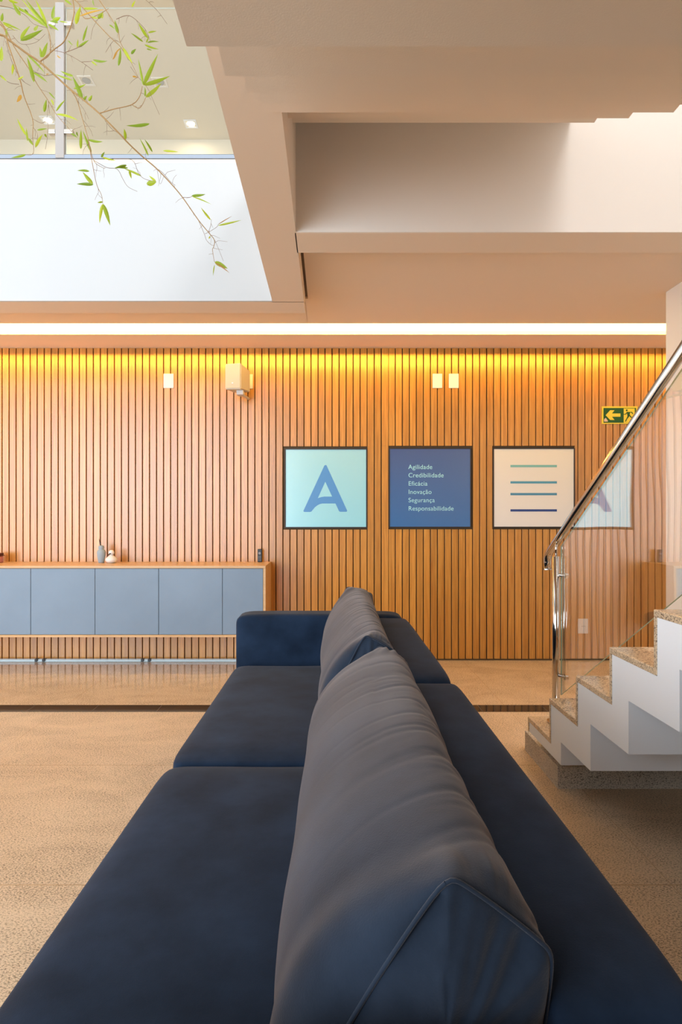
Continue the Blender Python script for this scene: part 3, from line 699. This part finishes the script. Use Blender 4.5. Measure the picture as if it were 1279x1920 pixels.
def sm(a, b, x):
    t = max(0, min(1, (x-a)/(b-a))); return t*t*(3-2*t)
def back_cushion(name, y0, y1, sec0, sec1, label, bulge, seed):
    """box cushion leaning on the back: section corners (x, z) at its near and far ends: top front, top back, bottom back, bottom front"""
    root = empty(name, (0.08, (y0+y1)/2, ZS)); tag(root, label, 'cushion', 'back cushions of the sofa')
    SEGS = 28; NTt = 190
    def section(c, f, t):
        pts = []
        cen = sum((Vector(p) for p in c), Vector((0, 0)))/4
        for i in range(4):
            a, b = Vector(c[i]), Vector(c[(i+1) % 4]); d = b-a; n = Vector((d.y, -d.x)).normalized()
            if n.dot((a+b)/2-cen) < 0: n = -n
            for k in range(SEGS):
                s = k/SEGS
                pts.append(a+d*s+n*bulge[i]*f*(1-(2*s-1)**2))
        # rounded version of the section
        m = len(pts); g = sm(0.0, 0.10, t)*sm(0.0, 0.10, 1-t)
        sg_ = 1.6+6.0*g; w_ = [math.exp(-(j/sg_)**2/2) for j in range(-16, 17)]; sw = sum(w_)
        outp = []
        for i in range(m):
            q = Vector((0, 0))
            for j in range(-16, 17): q += pts[(i+j) % m]*w_[j+16]
            outp.append(q/sw)
        return outp
    bm = bmesh.new(); rings = []
    for it in range(NTt+1):
        t = it/NTt
        # rows gather at both ends
        t = 0.5-0.5*math.cos(math.pi*t) if False else t
        f = (1-abs(2*t-1)**9)**0.6 if 0 < t < 1 else 0.0
        c = [tuple(Vector(sec0[i]).lerp(Vector(sec1[i]), t)) for i in range(4)]
        pts = section(c, 0.10+0.90*f, t); y = y0+(y1-y0)*t
        # ends draw in a little at the corners
        ring = []
        m = len(pts)
        for i, p in enumerate(pts):
            side = i/m*4
            s_ = side-int(side)
            # gathered creases running across, strongest at the upper back edge and near the ends
            # side 0..1 top, 1..2 rear face, 3..4 front face
            sd = side if side < 3.0 else side-4.0        # -1..0 front face, 0..1 top, 1..3 hidden
            arc = 0.10*(sd-0.9)**2                       # creases bow towards the near end
            tt = t+arc*(0.6-t)*0.9
            wgt = math.exp(-((sd-1.0)/0.75)**2)
            c1_ = noise.noise(Vector((tt*17+seed, sd*0.55, seed*1.7))); c2_ = noise.noise(Vector((tt*33+seed*3, sd*0.9, seed+9)))
            crease = -(1-min(1, abs(c1_)*5.0))**2*0.9-(1-min(1, abs(c2_)*4.5))**2*0.35*max(0, noise.noise(Vector((t*5, sd, seed)))*3)
            edge_p = max(math.exp(-(t/0.05)**2), math.exp(-((1-t)/0.05)**2))*math.exp(-((sd-0.45)/0.55)**2)
            puck = noise.noise(Vector((t*6, side*9.0, seed+2)))*edge_p
            big = noise.noise(Vector((t*4+seed, side*0.9, 3.1)))*0.007
            e = sm(0, 0.03, t)*sm(0, 0.03, 1-t)
            disp = (0.0065*wgt*crease+0.013*puck+big)*e
            cen = sum(pts[::14], Vector((0, 0)))/len(pts[::14]); n = (p-cen).normalized()
            q = p+n*disp
            ring.append(bm.verts.new((q.x, y, q.y)))
        rings.append(ring)
    m = len(rings[0])
    for i in range(len(rings)-1):
        for k in range(m): bm.faces.new((rings[i][k], rings[i][(k+1) % m], rings[i+1][(k+1) % m], rings[i+1][k]))
    # end panels with crowned middle
    for ring, sgn in ((rings[0], -1), (rings[-1], 1)):
        cen = sum((v.co for v in ring), Vector())/m; prev = ring
        for q, dy in ((0.95, 0.002), (0.86, 0.006), (0.72, 0.012), (0.58, 0.016), (0.42, 0.018), (0.28, 0.019), (0.14, 0.019)):
            new = []
            for ii, v in enumerate(ring):
                an = ii/m*4
                fold = noise.noise(Vector((an*2.2, q*2.5, seed+3)))*0.012+noise.noise(Vector((an*7, q*1.5, seed)))*0.006*q
                if q < 0.2: fold = 0
                new.append(bm.verts.new(Vector((cen.x+(v.co.x-cen.x)*q, v.co.y+sgn*(dy+fold), cen.z+(v.co.z-cen.z)*q))))
            for k in range(m): bm.faces.new((prev[k], prev[(k+1) % m], new[(k+1) % m], new[k]))
            prev = new
        bm.faces.new(prev)
    end0 = [v.co.copy() for v in rings[0]]; end1 = [v.co.copy() for v in rings[-1]]
    cover = build('cover', bm, M['velvet_lit'], root, True)
    for e in (end0, end1):
        bm = bmesh.new(); cc = sum(e, Vector())/len(e)
        loop = [p+(p-cc).normalized()*0.0006 for p in e]+[e[0]+(e[0]-cc).normalized()*0.0006]
        tube(bm, loop, 0.0028, 8, cap=False); build('piping', bm, M['velvet_lit'], cover, True)
    return root
def hz(h): return EYE-h
back_cushion('back_cushion', 0.655, 1.915,
    [(0.132, hz(0.396)), (0.248, hz(0.482)), (0.205, hz(0.74)), (-0.085, hz(0.768))],
    [(0.160, hz(0.415)), (0.258, hz(0.480)), (0.205, hz(0.74)), (-0.065, hz(0.768))],
    'large navy velvet back cushion nearest the camera', [0.030, 0.030, 0.02, 0.115], 2.0)
back_cushion('back_cushion', 1.985, 3.12,
    [(0.120, hz(0.395)), (0.222, hz(0.450)), (0.200, hz(0.74)), (-0.045, hz(0.755))],
    [(0.092, hz(0.366)), (0.230, hz(0.405)), (0.215, hz(0.74)), (-0.03, hz(0.755))],
    'navy velvet back cushion at the far end against the armrest', [0.025, 0.030, 0.02, 0.075], 7.0)

# ------------------------------------------------------------------ bamboo
bp_ = empty('potted_bamboo', (-1.75, 2.05, 0)); tag(bp_, 'arching potted bamboo with thin orange stems and narrow green leaves hanging into the atrium', 'bamboo')
stem = simple('orange_brown_bamboo_stem', (0.34, 0.19, 0.06), 0.6); twig = simple('brown_twig', (0.22, 0.12, 0.06), 0.7)
culm = simple('green_bamboo_culm', (0.18, 0.24, 0.06), 0.45)
bm = bmesh.new()
cp = [(-1.75, 2.05, 0.35+i*0.3) for i in range(13)]; rad = []
pts = []; rr = []
for i, p in enumerate(cp):
    off = Vector((0.02*i*i*0.12, 0, 0)); r_ = 0.022-0.0012*i
    for dz, k in ((-0.012, 1.0), (0, 1.18), (0.012, 1.0)): pts.append(Vector(p)+off+Vector((0, 0, dz))); rr.append(r_*k)
pts.insert(0, Vector((-1.75, 2.05, 0.0))); rr.insert(0, 0.024)
tube(bm, pts, rr, 14); build('culm', bm, culm, bp_, True)
def c4(x, y): return (x/3.762, y/3.762)
def c1(x, y): return (x/2.0, y/2.0)
def c5(x, y): return (300+x/7.106, 280+y/7.106)
D = 2.0
def depth(px, py, seed=0.0): return D+0.10*noise.noise(Vector((px*0.006, py*0.006, seed)))
def bp3(p, seed=0.0, d=0.0): return at(p[0], p[1], depth(p[0], p[1], seed)+d)
def fine_poly(pts, n=5):
    out = []
    for i in range(len(pts)-1):
        p0 = pts[max(i-1, 0)]; p1 = pts[i]; p2 = pts[i+1]; p3 = pts[min(i+2, len(pts)-1)]
        for k in range(n):
            t = k/n
            out.append(tuple(0.5*((2*p1[j])+(-p0[j]+p2[j])*t+(2*p0[j]-5*p1[j]+4*p2[j]-p3[j])*t*t+(-p0[j]+3*p1[j]-3*p2[j]+p3[j])*t**3) for j in (0, 1)))
    out.append(pts[-1]); return out
main = [(-190, 30), (-60, 58), c4(0, 245), c4(60, 280), c4(180, 370), c4(280, 437), c4(380, 525), c4(490, 625), c4(590, 705), c4(700, 800), c4(830, 930), c4(905, 1010), c4(1000, 1100), c4(1100, 1185),
        c5(140, 450), c5(300, 640), c5(510, 940), c5(645, 1105), c5(725, 1210), c5(715, 1300), c5(700, 1340), c5(725, 1500)]
branches = [
 (main, 0.0042, 0.0007),
 ([(-200, -10), (-80, 10), c4(0, 170), c4(60, 320), c4(140, 560), c4(170, 680), c4(230, 840), c4(230, 960), c4(235, 1080), c4(180, 1092)], 0.003, 0.0006),
 ([c4(280, 437), c4(380, 350), c4(460, 280), c4(520, 110), c4(515, 0), c4(505, -80)], 0.0018, 0.002),
 ([c4(285, 430), c4(350, 380), c4(352, 260), c4(330, 195)], 0.0018, 0.001),
 ([c4(700, 800), c4(800, 770), c4(930, 738), c4(985, 680), c4(1003, 610)], 0.0018, 0.001),
 ([c4(930, 738), c4(985, 762), c4(1028, 690)], 0.0013, 0.0008),
 ([c4(490, 625), c4(540, 700), c4(585, 850), c4(620, 970), c4(660, 1130), c4(720, 1180), c4(745, 1185)], 0.0018, 0.0006),
 ([c4(440, -60), c4(540, 10), c4(670, 150), c4(780, 265), c4(850, 330), c4(905, 420)], 0.0018, 0.0009),
 ([c4(640, -80), c4(700, 0), c4(760, 90), c4(830, 210), c4(850, 300), c4(920, 430), c4(975, 545)], 0.0018, 0.0006),
 ([(-180, -30), (-60, -5), c4(0, 150), c4(100, 330), c4(200, 480), c4(260, 590), c4(340, 710), c4(400, 810), c4(480, 900), c4(545, 970)], 0.0022, 0.0006),
 ([c4(460, 370), c4(540, 340), c4(590, 310)], 0.0010, 0.0008),
 ([c4(820, 135), c4(890, 110), c4(940, 125), c4(1010, 190), c4(1040, 235), c4(1060, 290)], 0.0010, 0.0006),
 ([c4(350, 350), c4(460, 375), c4(575, 438), c4(655, 495)], 0.0009, 0.0006),
 ([c4(575, 438), c4(650, 432)], 0.0009, 0.0006),
 ([c4(620, 970), c1(345, 605), c1(362, 690), c1(380, 730), c1(386, 765)], 0.0012, 0.0007),
 ([c4(660, 1130), c1(400, 628), c1(440, 635), c1(460, 670), c1(480, 700), c1(515, 718)], 0.0009, 0.0005),
 ([c4(800, 1120), c1(495, 600), c1(520, 650), c1(545, 672), c1(585, 680)], 0.0009, 0.0006),
 ([c5(510, 940), c5(590, 1125), c5(620, 1210), c5(680, 1270), c5(715, 1280)], 0.0007, 0.0005),
 ([c5(645, 1105), c5(675, 1020), c5(685, 930)], 0.0007, 0.0005),
 ([c5(600, 1125), c5(645, 1105), c5(750, 1040), c5(780, 1000)], 0.0007, 0.0006),
 ([c5(300, 640), c5(400, 640), c5(430, 620)], 0.0008, 0.0006),
 ([c5(730, 1210), c5(790, 1350), c5(845, 1490)], 0.0005, 0.0004),
 ([c5(-60, 250), c5(30, 305), c5(140, 430), c5(205, 480)], 0.0008, 0.0005),
 ([c4(-40, 500), c4(60, 580), c4(135, 595)], 0.0008, 0.0007),
 ([c4(1030, 0), c4(1110, 75), c4(1180, 170)], 0.0006, 0.0005),
 ([c4(920, 470), c4(970, 540), c4(1040, 620), c4(1090, 730), c4(1125, 808)], 0.0006, 0.0005),
 ([c4(850, 300), c4(800, 290), c4(745, 370)], 0.0006, 0.0005),
 ([c4(235, 840), c4(290, 868), c4(335, 860), c4(335, 960), c4(320, 1052)], 0.0008, 0.0005),
 ([c4(235, 900), c4(265, 950), c4(250, 1040)], 0.0006, 0.0005),
 ([c4(200, 480), c4(300, 530), c4(380, 525)], 0.0008, 0.0006),
 ([c4(545, 710), c4(590, 770), c4(625, 838)], 0.0007, 0.0005),
 ([c4(590, 850), c4(635, 910), c4(655, 960)], 0.0007, 0.0005),
 ([c4(740, 850), c4(790, 910), c4(830, 935)], 0.0007, 0.0006),
 ([c4(700, 120), c4(655, 200), c4(640, 280)], 0.0006, 0.0005),
 ([c4(40, 290), c4(90, 450), c4(150, 560), c4(215, 605)], 0.0009, 0.0005),
 ([c4(0, 40), c4(90, 60), c4(180, 110), c4(240, 170), c4(330, 195)], 0.0009, 0.0006),
 ([c4(90, 250), c4(150, 310), c4(250, 300), c4(320, 240)], 0.0007, 0.0005),
 ([c4(1103, 1185), c1(590, 640), c1(600, 690), c1(615, 660)], 0.0006, 0.0004),
 ([c4(340, 710), c4(350, 800)], 0.0008, 0.0005),
 ([c4(560, 40), c4(600, 130), c4(700, 100), c4(765, 60)], 0.0014, 0.0008),
]
rt = random.Random(3)
for bi, (pl, r0, r1) in enumerate(branches):
    fp = fine_poly(pl, 5); P = [bp3(p) for p in fp]
    if pl[0][0] < -100:      # join the culm outside the frame
        z = P[0].z; P.insert(0, Vector((-1.70, 2.05, z+0.05)))
    n = len(P); bm = bmesh.new()
    tube(bm, P, [r0+(r1-r0)*i/(n-1) for i in range(n)], 6); br = build('branch', bm, stem if r0 > 0.0011 else twig, bp_, True)
    if bi < 12 or bi % 2 == 0:
        fp = [q for q in fine_poly(pl, 3) if q[0] > -10 and q[1] > -10]
        for q in fp[1::3]:
            a = rt.uniform(0, 2*math.pi); L = rt.uniform(5, 26); p = [q]
            for k in range(3):
                a += rt.uniform(-0.5, 0.5)+0.15*(1 if math.cos(a) > 0 else -1); p.append((p[-1][0]+math.cos(a)*L/3, p[-1][1]+math.sin(a)*L/3+0.8))
            bm = bmesh.new(); tube(bm, [bp3(v) for v in p], [0.0006, 0.0005, 0.0004, 0.0003], 5); build('twig', bm, twig, br)
leaves4 = [(340,200,185,0,22),(330,190,250,0,22),(330,190,100,30,16),(335,195,140,-20,14),(145,285,300,210,26),(145,275,210,185,20),(145,110,85,10,24),(10,150,20,90,20),(15,155,150,215,12),(20,165,110,220,10),(48,270,45,200,14),
 (8,430,12,330,26),(95,450,85,530,18),(0,530,50,575,14),(125,560,170,535,10),(240,580,190,400,26),(195,390,325,525,14),(235,510,340,585,16),(290,405,280,335,20),(298,405,335,300,24),(240,215,270,180,18),(370,135,385,40,22),
 (370,150,430,120,24),(340,170,420,220,16),(420,150,480,160,8),(535,170,570,45,28),(585,60,700,60,14),(455,0,510,40,14),(655,0,668,50,10),(690,130,720,90,20),(720,130,725,80,14),(585,290,618,180,14),(550,335,630,280,14),
 (545,335,550,275,12),(835,235,810,145,22),(835,465,850,335,18),(865,335,940,455,20),(1045,270,975,160,20),(1010,295,920,230,12),(1040,300,1120,295,10),(1020,315,1120,348,12),(1045,230,1105,220,10),(1030,300,1050,255,10),(925,380,960,345,16),
 (655,422,765,430,14),(645,432,690,468,12),(1010,600,975,415,16),(1012,600,1112,385,26),(1015,600,1195,537,24),(1028,685,1135,590,24),(1023,680,1022,615,12),(580,700,515,545,30),(515,535,430,502,16),(510,565,385,522,12),
 (520,625,610,592,14),(585,710,615,675,16),(625,710,650,670,18),(310,790,328,700,22),(395,785,465,700,12),(398,805,565,855,16),(345,650,395,705,10),(360,700,378,750,14),(190,960,122,840,18),(195,995,185,905,14),(200,975,238,1030,18),
 (250,1038,300,950,20),(262,918,335,907,12),(182,1090,80,1112,16),(315,945,330,970,14),(500,940,550,975,14),(570,1050,572,915,20),(645,1075,585,925,18),(620,985,730,1000,16),(540,930,550,965,10),(1055,873,890,885,20),(885,985,875,905,20),
 (1047,1100,985,975,12),(1075,1072,1018,980,14),(1150,1063,1265,1072,13),(715,1110,738,1072,14),(720,1108,820,1132,12),(890,1162,810,1188,12),(930,50,955,5,12),(60,0,130,20,16),(100,60,150,90,14),(130,60,200,95,16),(200,100,170,60,14),
 (0,10,25,-30,20),(410,160,350,150,14),(640,120,700,135,10),(770,175,810,205,9),(480,285,520,325,8),(1035,345,1070,355,8)]
yell4 = [(560,115,750,65,10),(935,538,970,545,10),(150,670,118,722,22),(795,420,830,360,9),(325,525,345,520,6),(400,390,435,415,8),(850,340,800,400,7)]
leaves1 = [(335,642,290,640,8),(350,692,288,690,11),(348,690,310,645,14),(385,765,373,838,11),(387,765,414,848,15),(385,757,365,760,6),(475,620,430,630,9),(530,660,465,632,8),(485,640,493,670,9),(550,690,588,682,18),(585,682,560,660,9),(480,630,430,628,7)]
leaves5 = [(420,620,615,598,34),(430,630,695,738,16),(675,940,545,775,28),(775,1015,1090,942,24),(730,1500,905,1590,58),(728,1540,708,1690,14),(650,1190,668,1150,18)]
brown5 = [(775,1000,960,890,10),(730,1510,935,1655,18)]
def leaf(bm, a, b, wpx, idx, mi=0):
    rnd = random.Random(idx*13+5)
    A = bp3(a); B = bp3(b, 0, rnd.uniform(-0.02, 0.02)); ax = B-A; L = ax.length
    view = Vector((A.x, A.y, A.z-EYE)).normalized()
    side = ax.cross(view).normalized(); nrm = side.cross(ax).normalized()
    w = wpx*D/F*0.50
    rows = []
    prof = [(0, 0.08), (0.08, 0.6), (0.22, 0.95), (0.4, 1.0), (0.6, 0.82), (0.8, 0.48), (0.93, 0.18), (1.0, 0.01)]
    bend = rnd.uniform(-0.04, 0.04)*L; fold = rnd.uniform(0.15, 0.35)
    for t, k in prof:
        c = A+ax*t+side*bend*math.sin(math.pi*t)+nrm*(-0.05*L*t*t)
        rows.append([bm.verts.new(c-side*w*k+nrm*w*k*fold), bm.verts.new(c), bm.verts.new(c+side*w*k+nrm*w*k*fold)])
    for i in range(len(rows)-1):
        for j in (0, 1):
            f = bm.faces.new((rows[i][j], rows[i][j+1], rows[i+1][j+1], rows[i+1][j])); f.material_index = mi
def leafmat(name, c0, c1, c2):
    m, nt, b = new_mat(name)
    g = N(nt, 'ShaderNodeNewGeometry'); r = N(nt, 'ShaderNodeValToRGB')
    r.color_ramp.elements[0].color = (*c0, 1); r.color_ramp.elements[1].color = (*c2, 1); e = r.color_ramp.elements.new(0.55); e.color = (*c1, 1)
    nt.links.new(g.outputs['Random Per Island'], r.inputs[0]); nt.links.new(r.outputs[0], b.inputs['Base Color'])
    b.inputs['Roughness'].default_value = 0.45
    tl = N(nt, 'ShaderNodeBsdfTranslucent'); nt.links.new(r.outputs[0], tl.inputs[0]); mx = N(nt, 'ShaderNodeMixShader'); mx.inputs[0].default_value = 0.4
    nt.links.new(b.outputs[0], mx.inputs[1]); nt.links.new(tl.outputs[0], mx.inputs[2]); nt.links.new(mx.outputs[0], nt.nodes['Material Output'].inputs[0])
    return m
bm = bmesh.new(); idx = 0
for lst, fn, mi in ((leaves4, c4, 0), (leaves1, c1, 0), (leaves5, c5, 0), (yell4, c4, 1), (brown5, c5, 1)):
    for (x0, y0, x1, y1, wp) in lst:
        sc_ = {c4: 3.762, c1: 2.0, c5: 7.106}[fn]
        idx += 1; leaf(bm, fn(x0, y0), fn(x1, y1), wp/sc_, idx, mi)
fo = build('foliage', bm, [leafmat('bamboo_leaf', (0.20, 0.32, 0.02), (0.36, 0.47, 0.02), (0.55, 0.62, 0.04)), leafmat('dry_bamboo_leaf', (0.55, 0.30, 0.03), (0.7, 0.4, 0.05), (0.35, 0.16, 0.05))], bp_, False, recalc=False)
# planter of the bamboo
bm = bmesh.new(); lathe(bm, [(0.17, 0), (0.19, 0.02), (0.23, 0.36), (0.23, 0.38), (0.21, 0.38), (0.20, 0.33), (0.01, 0.33)], -1.75, 2.05, 0)
build('pot', bm, M['white'], bp_, True)
bm = bmesh.new(); lathe(bm, [(0.2, 0.32), (0.2, 0.34), (0.01, 0.345)], -1.75, 2.05, 0); build('soil', bm, simple('dark_soil', (0.04, 0.025, 0.015), 0.9), bp_)
